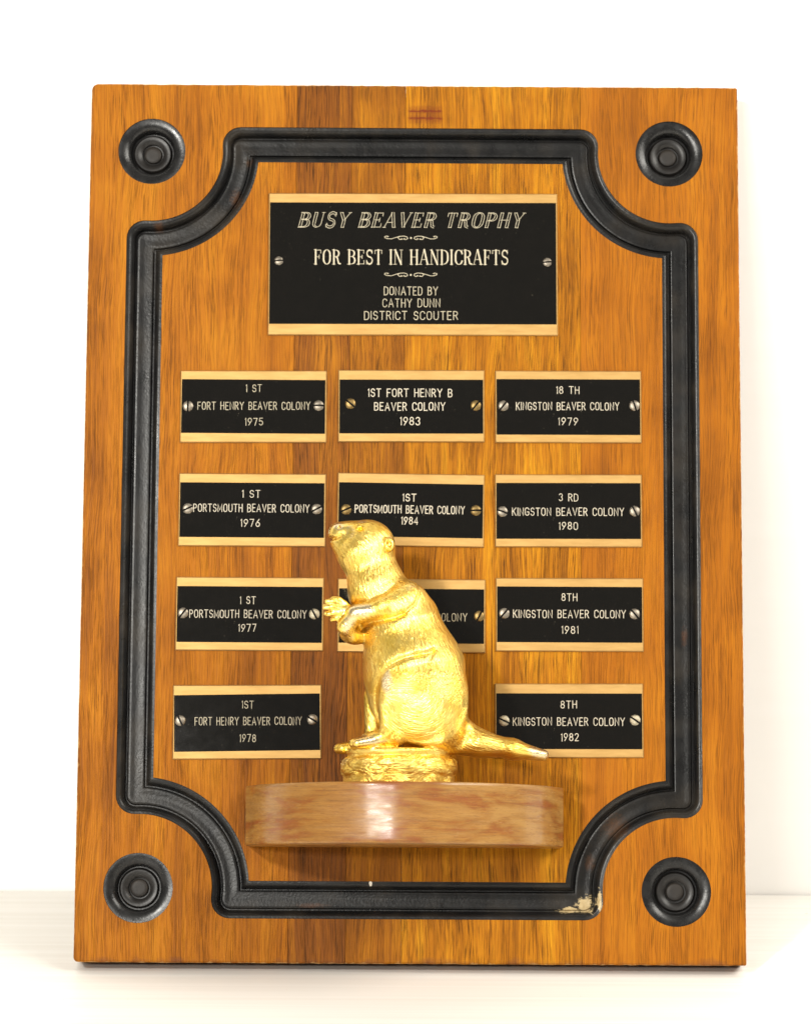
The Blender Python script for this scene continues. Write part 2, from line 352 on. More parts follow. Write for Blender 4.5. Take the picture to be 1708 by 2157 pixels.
for c in CEN.values(): cut.append(prism('cut', [[(c[0]+RR*math.cos(2*math.pi*j/64), c[1]+RR*math.sin(2*math.pi*j/64)) for j in range(64)]], -2, 8.6))
for c in cut: S.collection.objects.link(c)
def plank_mesh(x0, x1, tl=0, bl=0, tr=0, br=0):
    """outline with worn corners and slightly ragged ends, chamfered front arris"""
    out = []
    def seg(a, b_, step=2.2, jit=0.0):
        nn = max(1, int(math.hypot(b_[0]-a[0], b_[1]-a[1])/step))
        for i in range(nn):
            t = i/nn; jx = random.gauss(0, jit) if 0 < i else 0
            hz = abs(b_[0]-a[0]) > abs(b_[1]-a[1])
            out.append((a[0]+(b_[0]-a[0])*t+(0 if hz else jx), a[1]+(b_[1]-a[1])*t+(jx if hz else 0)))
    def arc(cx, cz, r, a0, a1):
        for i in range(5): t = a0+(a1-a0)*i/4; out.append((cx+r*math.cos(t), cz+r*math.sin(t)))
    eL, eR = x0 <= -W2+.1, x1 >= W2-.1
    lL, lR = (.02 if eL else 0), (.02 if eR else 0)
    P = math.pi
    if bl: arc(x0+bl, bl, bl, 3*P/2, P); out.reverse() if False else None
    # go anticlockwise from bottom-left: bottom edge, right, top, left
    out.clear()
    if bl: arc(x0+bl, bl, bl, P, 3*P/2)
    seg((x0+bl, 0), (x1-br, 0), 2.2, .07)
    if br: arc(x1-br, br, br, 3*P/2, 2*P)
    seg((x1, br), (x1, H-tr), 5 if eR else 100, lR)
    if tr: arc(x1-tr, H-tr, tr, 0, P/2)
    seg((x1-tr, H), (x0+tl, H), 2.2, .07)
    if tl: arc(x0+tl, H-tl, tl, P/2, P)
    seg((x0, H-tl), (x0, bl), 5 if eL else 100, lL)
    # dedupe
    o2 = [out[0]]
    for p in out[1:]:
        if math.hypot(p[0]-o2[-1][0], p[1]-o2[-1][1]) > .05: o2.append(p)
    out = o2; N_ = len(out)
    ch = .75
    def inset(p):
        x, z = p
        ix = ch if (eL and x < x0+ch*1.01+3 and x-x0 < 1) else 0; 
        nx = x
        if x-x0 < 1.0: nx = x+(ch if eL else .07)
        if x1-x < 1.0: nx = x-(ch if eR else .07)
        nz = z
        if z < 1.0: nz = z+ch
        if H-z < 1.0: nz = z-ch
        return nx, nz
    V = [(x, THICK, z) for x, z in out]+[(x, .55 if 1 else 0, z) for x, z in out]+[(inset(p)[0], 0, inset(p)[1]) for p in out]
    F = [tuple(range(N_))]+[(i, (i+1) % N_, N_+(i+1) % N_, N_+i) for i in range(N_)]+[(N_+i, N_+(i+1) % N_, 2*N_+(i+1) % N_, 2*N_+i) for i in range(N_)]+[tuple(range(3*N_-1, 2*N_-1, -1))]
    return V, F
bounds = [(-W2, -55.5, 1, dict(tl=3.0, bl=2.2)), (-55.44, -29.5, 2, {}), (-29.44, -4.2, 3, {}), (-4.14, 78.0, 4, {}), (78.06, W2, 5, dict(tr=.9, br=.9))]
for a, b_, m, kw in bounds:
    v, f = plank_mesh(a, b_, **kw)
    o = mesh_obj('plank', v, f, M_plank[m])
    bm = bmesh.new(); bm.from_mesh(o.data); bmesh.ops.recalc_face_normals(bm, faces=bm.faces); bm.to_mesh(o.data); bm.free()
    mods = []
    for c in cut:
        md = o.modifiers.new('b', 'BOOLEAN'); md.operation = 'DIFFERENCE'; md.solver = 'EXACT'; md.object = c
    dg = bpy.context.evaluated_depsgraph_get(); me = bpy.data.meshes.new_from_object(o.evaluated_get(dg))
    o.modifiers.clear(); o.data = me; me.materials.clear(); me.materials.append(M_plank[m]); me.name = 'plank'
    for p in me.polygons: p.material_index = 0
    o.parent = plaque
for c in cut: bpy.data.objects.remove(c)

# ---------------------------------------------------------------- engraved lettering
def ar(cx, cy, rx, ry, a0, a1, n=8): return [(cx+rx*math.cos(R(a0+(a1-a0)*i/n)), cy+ry*math.sin(R(a0+(a1-a0)*i/n))) for i in range(n+1)]
def rev(l): return l[::-1]
G = {
 'A': (.62, [[(0, 0), (.31, 1), (.62, 0)], [(.11, .33), (.51, .33)]]),
 'B': (.50, [[(0, 0), (0, 1), (.24, 1)]+ar(.24, .76, .23, .24, 90, -90)+[(0, .52)], [(.24, .52)]+ar(.26, .26, .25, .26, 90, -90)+[(0, 0)]]),
 'C': (.52, [ar(.27, .72, .27, .28, 10, 180)+ar(.27, .28, .27, .28, 180, 350)]),
 'D': (.52, [[(0, 0), (0, 1), (.2, 1)]+ar(.2, .68, .33, .32, 90, 0, 6)+ar(.2, .32, .33, .32, 0, -90, 6)+[(0, 0)]]),
 'E': (.44, [[(.44, 1), (0, 1), (0, 0), (.44, 0)], [(0, .52), (.36, .52)]]),
 'F': (.44, [[(.44, 1), (0, 1), (0, 0)], [(0, .52), (.36, .52)]]),
 'G': (.54, [ar(.27, .72, .27, .28, 10, 180)+ar(.27, .28, .27, .28, 180, 360)+[(.54, .45), (.3, .45)]]),
 'H': (.52, [[(0, 0), (0, 1)], [(.52, 0), (.52, 1)], [(0, .52), (.52, .52)]]),
 'I': (.0, [[(0, 0), (0, 1)]]),
 'K': (.52, [[(0, 0), (0, 1)], [(.5, 1), (0, .42)], [(.16, .6), (.52, 0)]]),
 'L': (.42, [[(0, 1), (0, 0), (.42, 0)]]),
 'M': (.64, [[(0, 0), (0, 1), (.32, .2), (.64, 1), (.64, 0)]]),
 'N': (.54, [[(0, 0), (0, 1), (.54, 0), (.54, 1)]]),
 'O': (.54, [ar(.27, .71, .27, .29, 0, 180)+ar(.27, .29, .27, .29, 180, 360)+[(.54, .71)]]),
 'P': (.48, [[(0, 0), (0, 1), (.22, 1)]+ar(.22, .74, .25, .26, 90, -90)+[(0, .48)]]),
 'R': (.50, [[(0, 0), (0, 1), (.22, 1)]+ar(.22, .75, .25, .25, 90, -90)+[(0, .5)], [(.24, .5), (.5, 0)]]),
 'S': (.48, [ar(.24, .75, .23, .25, 20, 180)[:-1]+ar(.24, .75, .23, .25, 180, 255, 4)+rev(ar(.24, .26, .24, .26, -90, 70, 7))+ar(.24, .26, .24, .26, 270, 195, 4)[1:]]),
 'T': (.54, [[(0, 1), (.54, 1)], [(.27, 1), (.27, 0)]]),
 'U': (.54, [[(0, 1), (0, .28)]+ar(.27, .28, .27, .28, 180, 360)+[(.54, 1)]]),
 'V': (.60, [[(0, 1), (.3, 0), (.6, 1)]]),
 'Y': (.58, [[(0, 1), (.29, .5), (.58, 1)], [(.29, .5), (.29, 0)]]),
 '0': (.48, [ar(.24, .73, .24, .27, 0, 180)+ar(.24, .27, .24, .27, 180, 360)+[(.48, .73)]]),
 '1': (.10, [[(0, .86), (.1, 1), (.1, 0)]]),
 '2': (.46, [ar(.23, .74, .22, .26, 170, -40)+[(0, 0), (.46, 0)]]),
 '3': (.46, [ar(.23, .76, .22, .24, 160, -80)+rev(ar(.22, .27, .24, .27, -160, 85))]),
 '4': (.50, [[(.38, 0), (.38, 1), (0, .28), (.5, .28)]]),
 '5': (.46, [[(.42, 1), (.06, 1), (.03, .55)]+ar(.22, .32, .24, .31, 120, -150, 10)]),
 '6': (.46, [[(.38, 1), (.06, .45)]+ar(.23, .29, .23, .29, 150, 510, 14)]),
 '7': (.46, [[(0, 1), (.46, 1), (.16, 0)]]),
 '8': (.48, [ar(.24, .76, .20, .23, -90, 270, 12), ar(.24, .27, .24, .26, 90, 450, 12)]),
 '9': (.46, [[(.08, 0), (.40, .55)]+ar(.23, .71, .23, .29, -30, 330, 14)]),
}
G['S'] = (.48, [ar(.24, .745, .225, .255, 15, 250, 10)+rev(ar(.24, .265, .24, .265, -165, 75, 10))[0:]])
def ribbon(V, F, pts, wd, h=.10, base=0.0):
    """a raised bead along a polyline; wd: width or list of widths"""
    p = [pts[0]]
    ws = [wd if not isinstance(wd, list) else wd[0]]
    for i, q in enumerate(pts[1:], 1):
        if math.hypot(q[0]-p[-1][0], q[1]-p[-1][1]) > .02: p.append(q); ws.append(wd if not isinstance(wd, list) else wd[i])
    if len(p) < 2: return
    n_ = len(p); s0 = len(V); closed = math.hypot(p[0][0]-p[-1][0], p[0][1]-p[-1][1]) < .05
    for i in range(n_):
        a = p[max(0, i-1)]; c = p[min(n_-1, i+1)]
        if closed and i in (0, n_-1): a = p[-2]; c = p[1]
        t1 = np.array(p[i])-np.array(a); t2 = np.array(c)-np.array(p[i])
        t1 = t1/np.linalg.norm(t1) if np.linalg.norm(t1) > 1e-6 else None; t2 = t2/np.linalg.norm(t2) if np.linalg.norm(t2) > 1e-6 else None
        if t1 is None: t1 = t2
        if t2 is None: t2 = t1
        t = t1+t2; ln = np.linalg.norm(t); t = t/ln if ln > .3 else t1
        cs = max(.5, float(np.dot(t, t1))); nn = np.array((-t[1], t[0])); w = ws[i]/2/cs
        q = np.array(p[i])
        if not closed:
            if i == 0: q = q-t*ws[i]*.4
            if i == n_-1: q = q+t*ws[i]*.4
        l, r_ = q+nn*w, q-nn*w
        V += [(l[0], .06-base, l[1]), (q[0]+nn[0]*w*.45, -h-base, q[1]+nn[1]*w*.45), (q[0]-nn[0]*w*.45, -h-base, q[1]-nn[1]*w*.45), (r_[0], .06-base, r_[1])]
    for i in range(n_-1):
        for j in range(3): F.append((s0+4*i+j, s0+4*i+4+j, s0+4*i+5+j, s0+4*i+1+j))
    F.append((s0, s0+1, s0+2, s0+3)); e = s0+4*(n_-1); F.append((e+3, e+2, e+1, e))
def text_w(s, gap, sp): return sum((G[c][0]+gap) if c != ' ' else sp for c in s)-gap
def line_sans(V, F, s, x0, x1, zc, h, wd):
    # letter height h; gaps stretched so that the line fills x0..x1
    gl = [c for c in s if c != ' ']; nsp = s.count(' ')
    wid = sum(G[c][0] for c in gl)*h; ng = len(s)-1-2*nsp if False else sum(1 for p, q in zip(s, s[1:]) if p != ' ' and q != ' ')
    sg, ss = .27, .82
    k_ = (x1-x0)/(wid*.92+ng*sg*h+nsp*ss*h)
    gap, spc, sc = sg*h*k_, ss*h*k_, .92*k_
    x = x0
    for i, c in enumerate(s):
        if c == ' ': x += spc-gap; continue
        dz = random.gauss(0, .05); bs = random.random()*.004
        for st in G[c][1]: ribbon(V, F, [(x+px*h*sc, zc-h/2+pz*h+dz) for px, pz in st], wd*random.uniform(.92, 1.1), .08, bs)
        x += G[c][0]*h*sc+gap
# roman capitals: strokes as (points, weight) with weight 'k' thick, 'n' thin, 'b' broad-nib curve
SG = {
 'A': (.66, [([(.05, .03), (.30, 1)], 'n'), ([(.33, 1), (.57, .03)], 'k'), ([(.14, .34), (.46, .34)], 'n')], [(.05, 0), (.58, 0)]),
 'B': (.60, [([(.12, .02), (.12, .98)], 'k'), ([(.12, .97), (.30, .97)]+ar(.30, .75, .20, .22, 90, -90)+[(.12, .53)], 'b'), ([(.28, .53)]+ar(.32, .28, .22, .25, 90, -90)+[(.12, .03)], 'b')], [(.06, 0, -1), (.06, 1, -1)]),
 'C': (.58, [(ar(.33, .66, .25, .33, 20, 180, 8)+ar(.33, .34, .25, .33, 180, 340, 8), 'b'), ([(.56, .98), (.56, .70)], 'n')], []),
 'D': (.62, [([(.12, .02), (.12, .98)], 'k'), ([(.12, .97), (.24, .97)]+ar(.26, .62, .30, .35, 90, 0, 6)+ar(.26, .38, .30, .35, 0, -90, 6)+[(.12, .03)], 'b')], [(.06, 0, -1), (.06, 1, -1)]),
 'E': (.56, [([(.12, .02), (.12, .98)], 'k'), ([(.12, .97), (.50, .97), (.50, .76)], 'n'), ([(.12, .03), (.52, .03), (.52, .26)], 'n'), ([(.12, .51), (.38, .51)], 'n'), ([(.38, .63), (.38, .39)], 'n')], [(.06, 0, -1), (.06, 1, -1)]),
 'F': (.54, [([(.12, .02), (.12, .98)], 'k'), ([(.12, .97), (.50, .97), (.50, .76)], 'n'), ([(.12, .51), (.38, .51)], 'n'), ([(.38, .63), (.38, .39)], 'n')], [(.12, 0), (.06, 1, -1)]),
 'H': (.66, [([(.12, .02), (.12, .98)], 'k'), ([(.54, .02), (.54, .98)], 'k'), ([(.12, .51), (.54, .51)], 'n')], [(.12, 0), (.12, 1), (.54, 0), (.54, 1)]),
 'I': (.24, [([(.12, .02), (.12, .98)], 'k')], [(.12, 0), (.12, 1)]),
 'N': (.66, [([(.10, .02), (.10, .98)], 'n'), ([(.12, .98), (.54, .02)], 'k'), ([(.56, .02), (.56, .98)], 'n')], [(.10, 0), (.06, 1, -1), (.56, 1)]),
 'O': (.62, [(ar(.31, .66, .24, .33, 0, 180, 8)+ar(.31, .34, .24, .33, 180, 360, 8)+[(.55, .66)], 'b')], []),
 'P': (.56, [([(.12, .02), (.12, .98)], 'k'), ([(.12, .97), (.28, .97)]+ar(.28, .72, .22, .25, 90, -90)+[(.12, .47)], 'b')], [(.12, 0), (.06, 1, -1)]),
 'R': (.62, [([(.12, .02), (.12, .98)], 'k'), ([(.12, .97), (.28, .97)]+ar(.28, .74, .21, .23, 90, -90)+[(.12, .51)], 'b'), ([(.30, .51), (.38, .42), (.46, .08), (.58, .04)], 'k2')], [(.12, 0), (.06, 1, -1)]),
 'S': (.54, [(ar(.27, .75, .19, .23, 20, 245, 9)+rev(ar(.27, .26, .21, .24, -165, 70, 9)), 's'), ([(.46, .98), (.46, .74)], 'n'), ([(.06, .02), (.06, .28)], 'n')], []),
 'T': (.58, [([(.29, .02), (.29, .98)], 'k'), ([(.04, .74), (.04, .97), (.54, .97), (.54, .74)], 'n')], [(.29, 0)]),
 'U': (.64, [([(.12, .98), (.12, .28)]+ar(.31, .28, .19, .25, 180, 270, 5), 'b'), (ar(.33, .28, .19, .25, 270, 360, 5)+[(.52, .98)], 'n')], [(.12, 1), (.52, 1)]),
 'V': (.62, [([(.08, .97), (.32, .02)], 'k'), ([(.33, .02), (.56, .97)], 'n')], [(.08, 1), (.56, 1)]),
 'Y': (.62, [([(.08, .97), (.31, .48)], 'k'), ([(.32, .48), (.55, .97)], 'n'), ([(.31, .50), (.31, .02)], 'k')], [(.08, 1), (.55, 1), (.31, 0)]),
}
def line_serif(V, F, s, x0, x1, zc, h, thick, thin, slant=0.0, double=False, gapk=.10):
    tot = sum(SG[c][0]+gapk if c != ' ' else .42 for c in s)-gapk
    sx = (x1-x0-slant*h)/tot; x = x0
    for c in s:
        if c == ' ': x += .42*sx; continue
        wd_, strokes, serifs = SG[c]
        def P(p): return (x+p[0]*sx+slant*p[1]*h, zc-h/2+p[1]*h)
        for pts, kind in strokes:
            q = [P(p) for p in pts]; ws = []
            for i in range(len(q)):
                a = q[max(0, i-1)]; b2 = q[min(len(q)-1, i+1)]; dx, dz = b2[0]-a[0]-slant*(b2[1]-a[1]), b2[1]-a[1]; L_ = math.hypot(dx, dz) or 1
                vv = abs(dz)/L_
                ws.append({'k': thick, 'k2': thick*.9, 'n': thin}.get(kind, 0) or (thin+(thick-thin)*(vv**1.6 if kind == 'b' else .35+.65*(1-vv)**.6)))
            if double and max(ws) > thin*2:
                for sgn in (1, -1):
                    off = []
                    for i in range(len(q)):
                        a = np.array(q[max(0, i-1)]); b2 = np.array(q[min(len(q)-1, i+1)]); t = b2-a; t = t/(np.linalg.norm(t) or 1)
                        nn = np.array((-t[1], t[0])); off.append(tuple(np.array(q[i])+nn*sgn*(ws[i]/2)))
                    ribbon(V, F, off, thin, .08, random.random()*.01)
            else: ribbon(V, F, q, ws, .08, random.random()*.01)
        for sf in serifs:
            hw = .085*h*(.75 if len(sf) > 2 else 1)
            a = P((sf[0], sf[1]*.98+.01)); l_ = hw*1.1; r_ = hw*(0.2 if len(sf) > 2 else 1.1)
            if len(sf) > 2: a = (a[0]+.02*sx, a[1])
            ribbon(V, F, [(a[0]-l_, a[1]), (a[0]+r_, a[1])], thin*.95, .08, random.random()*.01)
        x += (wd_+gapk)*sx
def scroll(V, F, x0, x1, zc):
    c = (x0+x1)/2; w = (x1-x0)/2
    for sg in (1, -1):
        flip = 1
        pts = [(.98, .15), (1.0, .45), (.93, .62), (.84, .5), (.86, .25), (.96, .05), (.88, -.35), (.70, -.30), (.52, .25), (.36, .62), (.22, .55), (.12, .1)]
        pts = [(.90, .30), (.86, .50), (.93, .62), (1.0, .45), (1.0, .1), (.9, -.25), (.75, -.3), (.6, .1), (.42, .55), (.25, .62), (.14, .3), (.12, -.2), (.2, -.55), (.29, -.35), (.24, -.15)]
        pts2 = [(.42, .55), (.50, .1), (.44, -.5), (.34, -.45), (.36, -.2)]
        for p in (pts, pts2): ribbon(V, F, [(c+sg*a*w, zc+b_*1.45*(1)) for a, b_ in p], .38, .08, random.random()*.01)
    v = ar(c, zc, .28, .28, 0, 360, 8); ribbon(V, F, v, .5, .09)

def screw_mesh(r, hgt):
    V, F = [], []; rows = []
    sl = .17*r
    ys = [(-.985*r, 0)]+[(-r*q, 0) for q in (.8, .55, .35)]+[(-sl, 0), (-sl+.01, 1), (sl-.01, 1), (sl, 0)]+[(r*q, 0) for q in (.35, .55, .8)]+[(.985*r, 0)]
    nx = 13
    for yy, slot in ys:
        xm = math.sqrt(max(0, r*r-yy*yy))
        for i in range(nx):
            xx = -xm+2*xm*i/(nx-1); rr = min(1, math.hypot(xx, yy)/r)
            hh = hgt*math.sqrt(max(0, 1-rr**2.2)) if rr < 1 else 0
            V.append((xx, -hh+(.75*hgt+.15 if slot else 0), yy) if not slot else (xx, -hh+min(hh+.1, .9), yy))
    for j in range(len(ys)-1):
        for i in range(nx-1): F.append((j*nx+i, j*nx+i+1, (j+1)*nx+i+1, (j+1)*nx+i))
    # skirt down into the plate
    return V, F

PL = [
    ('1975', -74.2, 256.0, 0.30, [('1 ST', -3.4, 3.7, 8.6), ('FORT HENRY BEAVER COLONY', -25.8, 26.3, 0.3), ('1975', -3.7, 4.4, -7.2)], [(-30.4, 0.1, 88), (30.3, 0.4, 0)]),
    ('1983', -0.8, 256.7, 0.25, [('1ST FORT HENRY B', -20.0, 18.9, 6.2), ('BEAVER COLONY', -17.1, 15.6, -0.3), ('1983', -5.0, 3.9, -7.2)], [(-28.3, 1.0, -40), (30.0, 0.2, 50)]),
    ('1979', 72.2, 256.8, 0.17, [('18 TH', -5.4, 5.0, 7.8), ('KINGSTON BEAVER COLONY', -24.2, 23.5, 0.2), ('1979', -4.6, 4.3, -7.0)], [(-30.2, 0.3, 50), (30.8, 0.6, -72)]),
    ('1976', -74.2, 207.4, -0.04, [('1 ST', -4.5, 3.6, 7.5), ('PORTSMOUTH BEAVER COLONY', -27.0, 26.4, 0.8), ('1976', -5.0, 3.6, -6.1)], [(-29.7, 0.4, 25), (29.9, 0.5, 28)]),
    ('1984', -0.8, 207.8, -0.55, [('1ST', -3.7, 2.3, 5.8), ('PORTSMOUTH BEAVER COLONY', -25.7, 24.8, 0.2), ('1984', -4.1, 3.3, -5.1)], [(-29.9, -0.3, 25), (30.1, 0.2, 2)]),
    ('1980', 72.2, 207.9, 0.25, [('3 RD', -4.3, 4.3, 6.2), ('KINGSTON BEAVER COLONY', -26.0, 25.5, -0.5), ('1980', -4.4, 4.1, -7.1)], [(-30.6, -0.5, -20), (30.6, -0.2, -65)]),
    ('1977', -74.7, 159.0, -0.04, [('1 ST', -4.4, 2.6, 6.3), ('PORTSMOUTH BEAVER COLONY', -27.5, 26.1, -0.1), ('1977', -4.9, 3.0, -6.5)], [(-30.6, 0.2, 52), (29.8, 0.1, -62)]),
    ('hidden', -0.2, 158.6, -0.13, [('BEAVER COLONY', -5.1, 25.5, -0.6)], [(-30.4, 0.4, 20), (31.2, -0.0, 62)]),
    ('1981', 72.6, 159.5, 0.17, [('8TH', -3.6, 3.4, 8.1), ('KINGSTON BEAVER COLONY', -25.9, 25.7, 0.3), ('1981', -3.6, 3.8, -7.0)], [(-30.1, 0.5, 48), (29.9, 0.4, -50)]),
    ('1978', -75.2, 109.2, 0.51, [('1ST', -2.3, 2.9, 8.0), ('FORT HENRY BEAVER COLONY', -23.8, 24.9, 0.4), ('1978', -3.2, 4.0, -7.4)], [(-30.6, 0.7, -65), (29.9, 1.0, -32)]),
    ('1982', 72.3, 110.7, 0.33, [('8TH', -3.8, 3.4, 7.4), ('KINGSTON BEAVER COLONY', -25.7, 25.3, -0.5), ('1982', -3.7, 4.1, -7.6)], [(-29.8, -0.1, -25), (30.2, 0.2, -35)]),
]
def slab(w, h, y0, y1, ch):
    """bevelled rectangular plate, front at y1"""
    V = []
    for yy, i_ in ((y0, 0), (y1+ch, 0), (y1, ch)):
        V += [(-w/2+i_, yy, -h/2+i_), (w/2-i_, yy, -h/2+i_), (w/2-i_, yy, h/2-i_), (-w/2+i_, yy, h/2-i_)]
    F = [(3, 2, 1, 0), (8, 9, 10, 11)]
    for l in (0, 4):
        for j in range(4): j2 = (j+1) % 4; F.append((l+j, l+j2, l+4+j2, l+4+j))
    return V, F
smesh = {}
def add_screw(parent, x, z, ang, mat, r, lab=None):
    v, f = screw_mesh(r, r*.30)
    o = mesh_obj('screw', v, f, mat, parent, smooth=40, loc=(x, -1.12, z), rot=(0, -R(ang), 0))
    if lab: o['label'] = lab
    return o
def make_plate(name, key, cx, cz, tilt, w, h, bt, bb, lines, screws, shear=0.0):
    v, f = slab(w, h, .0, -.95, .42)
    p = mesh_obj(name, v, f, M_brass, plaque, loc=(cx, 0, cz), rot=(0, -R(tilt), 0))
    # black lacquered band, a shade narrower than the plate
    bh = h-bt-bb
    v, f = slab(w-1.3, bh, -.6, -1.03, .03)
    e = mesh_obj('lacquer_panel', v, f, M_lacq, p, loc=(0, 0, (bb-bt)/2), rot=(0, R(shear), 0))
    V, F = [], []
    if key == 'head':
        for i, (s, x0, x1, zc) in enumerate(lines):
            if s == 'SCROLL': scroll(V, F, x0, x1, zc)
            elif i == 0: line_serif(V, F, s, x0, x1, zc, 7.2, 1.15, .33, .25, True, .13)
            elif i == 2: line_serif(V, F, s, x0, x1, zc, 7.0, .95, .36, 0, False, .10)
            else: line_sans(V, F, s, x0, x1, zc, 3.85, .43)
        lm = M_let2
    else:
        for s, x0, x1, zc in lines:
            bold = .50 if key in ('1984', '1983') else (.41 if key in ('1976', '1979', '1980', '1982', '1981') else .38)
            hh = 3.5 if len(s) > 8 else 3.3
            if key == '1983': hh = 3.6
            line_sans(V, F, s, x0, x1, zc, hh, bold)
        lm = M_let2 if key in ('1975', '1978', 'hidden') else M_let
    mesh_obj('lettering', V, F, lm, p, loc=(0, -1.03, 0))
    for i, (x, z, a) in enumerate(screws):
        c = M_nick; lab = None
        if key in ('1983', '1984', 'hidden'): c = M_brs; lab = 'dull brass screw'
        if (key, i) in (('1977', 1), ('1982', 0), ('1982', 1)): c = M_cor; lab = 'corroded pale screw'
        add_screw(p, x, z, a, c, 2.1 if key == 'head' else 2.5, lab)
    return p
hp = make_plate('header_plate', 'head', -.4, 324.2, .23, 135.5, 68.0, 4.5, 5.3,
    [('BUSY BEAVER TROPHY', -54.1, 52.9, 21.1), ('SCROLL', -13.2, 11.3, 12.5), ('FOR BEST IN HANDICRAFTS', -46.3, 44.7, 3.3), ('SCROLL', -13.2, 11.2, -5.2), ('DONATED BY', -13.4, 11.5, -12.9), ('CATHY DUNN', -14.0, 12.6, -18.6), ('DISTRICT SCOUTER', -22.6, 20.9, -24.6)],
    [(-62.8, 1.4, 5), (62.9, 1.0, 5)])
hp['label'] = 'large black and brass title plate with double-line italic lettering'
lab = {'1975': 'name plate engraved 1975 with thin lettering', '1983': 'name plate engraved 1983 with brass screws', '1979': 'name plate engraved 1979', '1976': 'name plate engraved 1976',
       '1984': 'name plate engraved 1984 behind the beaver head', '1980': 'name plate engraved 1980', '1977': 'name plate engraved 1977 with a corroded screw', 'hidden': 'name plate half hidden behind the beaver',
       '1981': 'name plate engraved 1981', '1978': 'name plate engraved 1978', '1982': 'name plate engraved 1982 behind the beaver tail'}
for i, (key, cx, cz, t, lines, screws) in enumerate(PL):
    p = make_plate('name_plate', key, cx, cz, t, 68.1, 34.0, 4.3+.3*math.sin(i*2.1), 4.0+.3*math.cos(i*1.7), lines, screws, [.35, 0, 0, 0, .1, 0, 0, 0, .1, -.55, .1][i])
    p['label'] = lab[key]

# ---------------------------------------------------------------- shelf
SX, SR, SS = -3.0, 71.2, 26.0                               # half width, straight side depth; then an arc bulging 52 mm
hc, bu = 69.6, 52.0; Ra = (hc*hc+bu*bu)/(2*bu); a0 = math.asin(hc/Ra)
out = [(SX-SR, 0), (SX-SR, -SS*.5), (SX-SR, -SS+2.2), (SX-SR+.25, -SS+.9), (SX-SR+.8, -SS-.2)]
out += [(SX+Ra*math.sin(t), -SS-bu-1.2+Ra-Ra*math.cos(t)) for t in np.linspace(-a0*.985, a0*.985, 73)]
out += [(SX+SR-.8, -SS-.2), (SX+SR-.25, -SS+.9), (SX+SR, -SS+2.2), (SX+SR, -SS*.5), (SX+SR, 0)]
def offs(pts, d):
    o = []
    for x, y in pts:
        v = Vector((x-SX, y+SS*.3)); L_ = v.length; o.append((SX+v.x*(L_-d)/L_, y if y > -.1 else -SS*.3+v.y*(L_-d)/L_))
    return o
zb, zt = 52.4, 78.9; pr = [(.8, 0), (.35, .15), (.1, .4), (0, 1.0)]
lv = [(d, zb+h) for d, h in pr]+[(0, zb+2.1), (0, zt-2.0), (0, zt-1.5)]+[(d*.9, zt-h*.9) for d, h in pr[::-1][1:]]
V = []; 
for d, z in lv: V += [(x, y, z) for x, y in offs(out, d)]
n = len(out); F = [tuple(range(n)), tuple(range(len(lv)*n-1, (len(lv)-1)*n-1, -1))]
for i in range(len(lv)-1):
    for j in range(n): F.append((i*n+j, (i+1)*n+j, (i+1)*n+(j+1) % n, i*n+(j+1) % n))
sh = mesh_obj('shelf', V, F, M_shelf, plaque, smooth=50)
bm = bmesh.new(); bm.from_mesh(sh.data); bmesh.ops.recalc_face_normals(bm, faces=bm.faces); bm.to_mesh(sh.data); bm.free()

# ---------------------------------------------------------------- beaver (signed-distance modelling, then surface nets)
VX = 0.5
EC = 48.0                                                    # distance of its middle plane from the board
def Q(X, Y): return -51.7+.0729*X, 205.2-.0729*Y            # drawing grid -> mm
x_lo, x_hi, z_lo, z_hi, e_lo, e_hi = -43., 64., 78., 199., -26., 27.
gx = np.arange(x_lo, x_hi, VX, dtype=np.float32); gz = np.arange(z_lo, z_hi, VX, dtype=np.float32); ge = np.arange(e_lo, e_hi, VX, dtype=np.float32)
GX, GE, GZ = np.meshgrid(gx, ge, gz, indexing='ij')
def cone(a, b_, ra, rb, ke=1.0, e0=0., e1=0.):
    """round cone between grid points a and b (radii in grid units), depth e scaled by ke"""
    ax, az = Q(*a); bx, bz = Q(*b_); ra *= .0729; rb *= .0729
    px, pe, pz = GX-ax, (GE-e0)*ke, GZ-az; dx, de, dz = bx-ax, (e1-e0)*ke, bz-az; l2 = dx*dx+de*de+dz*dz+1e-6
    t = np.clip((px*dx+pe*de+pz*dz)/l2, 0, 1)
    return np.sqrt((px-t*dx)**2+(pe-t*de)**2+(pz-t*dz)**2)-(ra+(rb-ra)*t)
def ell(c, rx, rz, re, e0=0., rot=0.):
    cx, cz = Q(*c); rx *= .0729; rz *= .0729; px, pe, pz = GX-cx, GE-e0, GZ-cz
    if rot: c_, s_ = math.cos(R(rot)), math.sin(R(rot)); px, pz = px*c_+pz*s_, -px*s_+pz*c_
    k0 = np.sqrt((px/rx)**2+(pe/re)**2+(pz/rz)**2); k1 = np.sqrt((px/rx**2)**2+(pe/re**2)**2+(pz/rz**2)**2)+1e-6
    return k0*(k0-1)/k1
def sm(a, b_, k_):
    h = np.clip(.5+.5*(b_-a)/k_, 0, 1); return b_*(1-h)+a*h-k_*h*(1-h)
def sub(a, b_, k_): return -sm(-a, b_, k_)
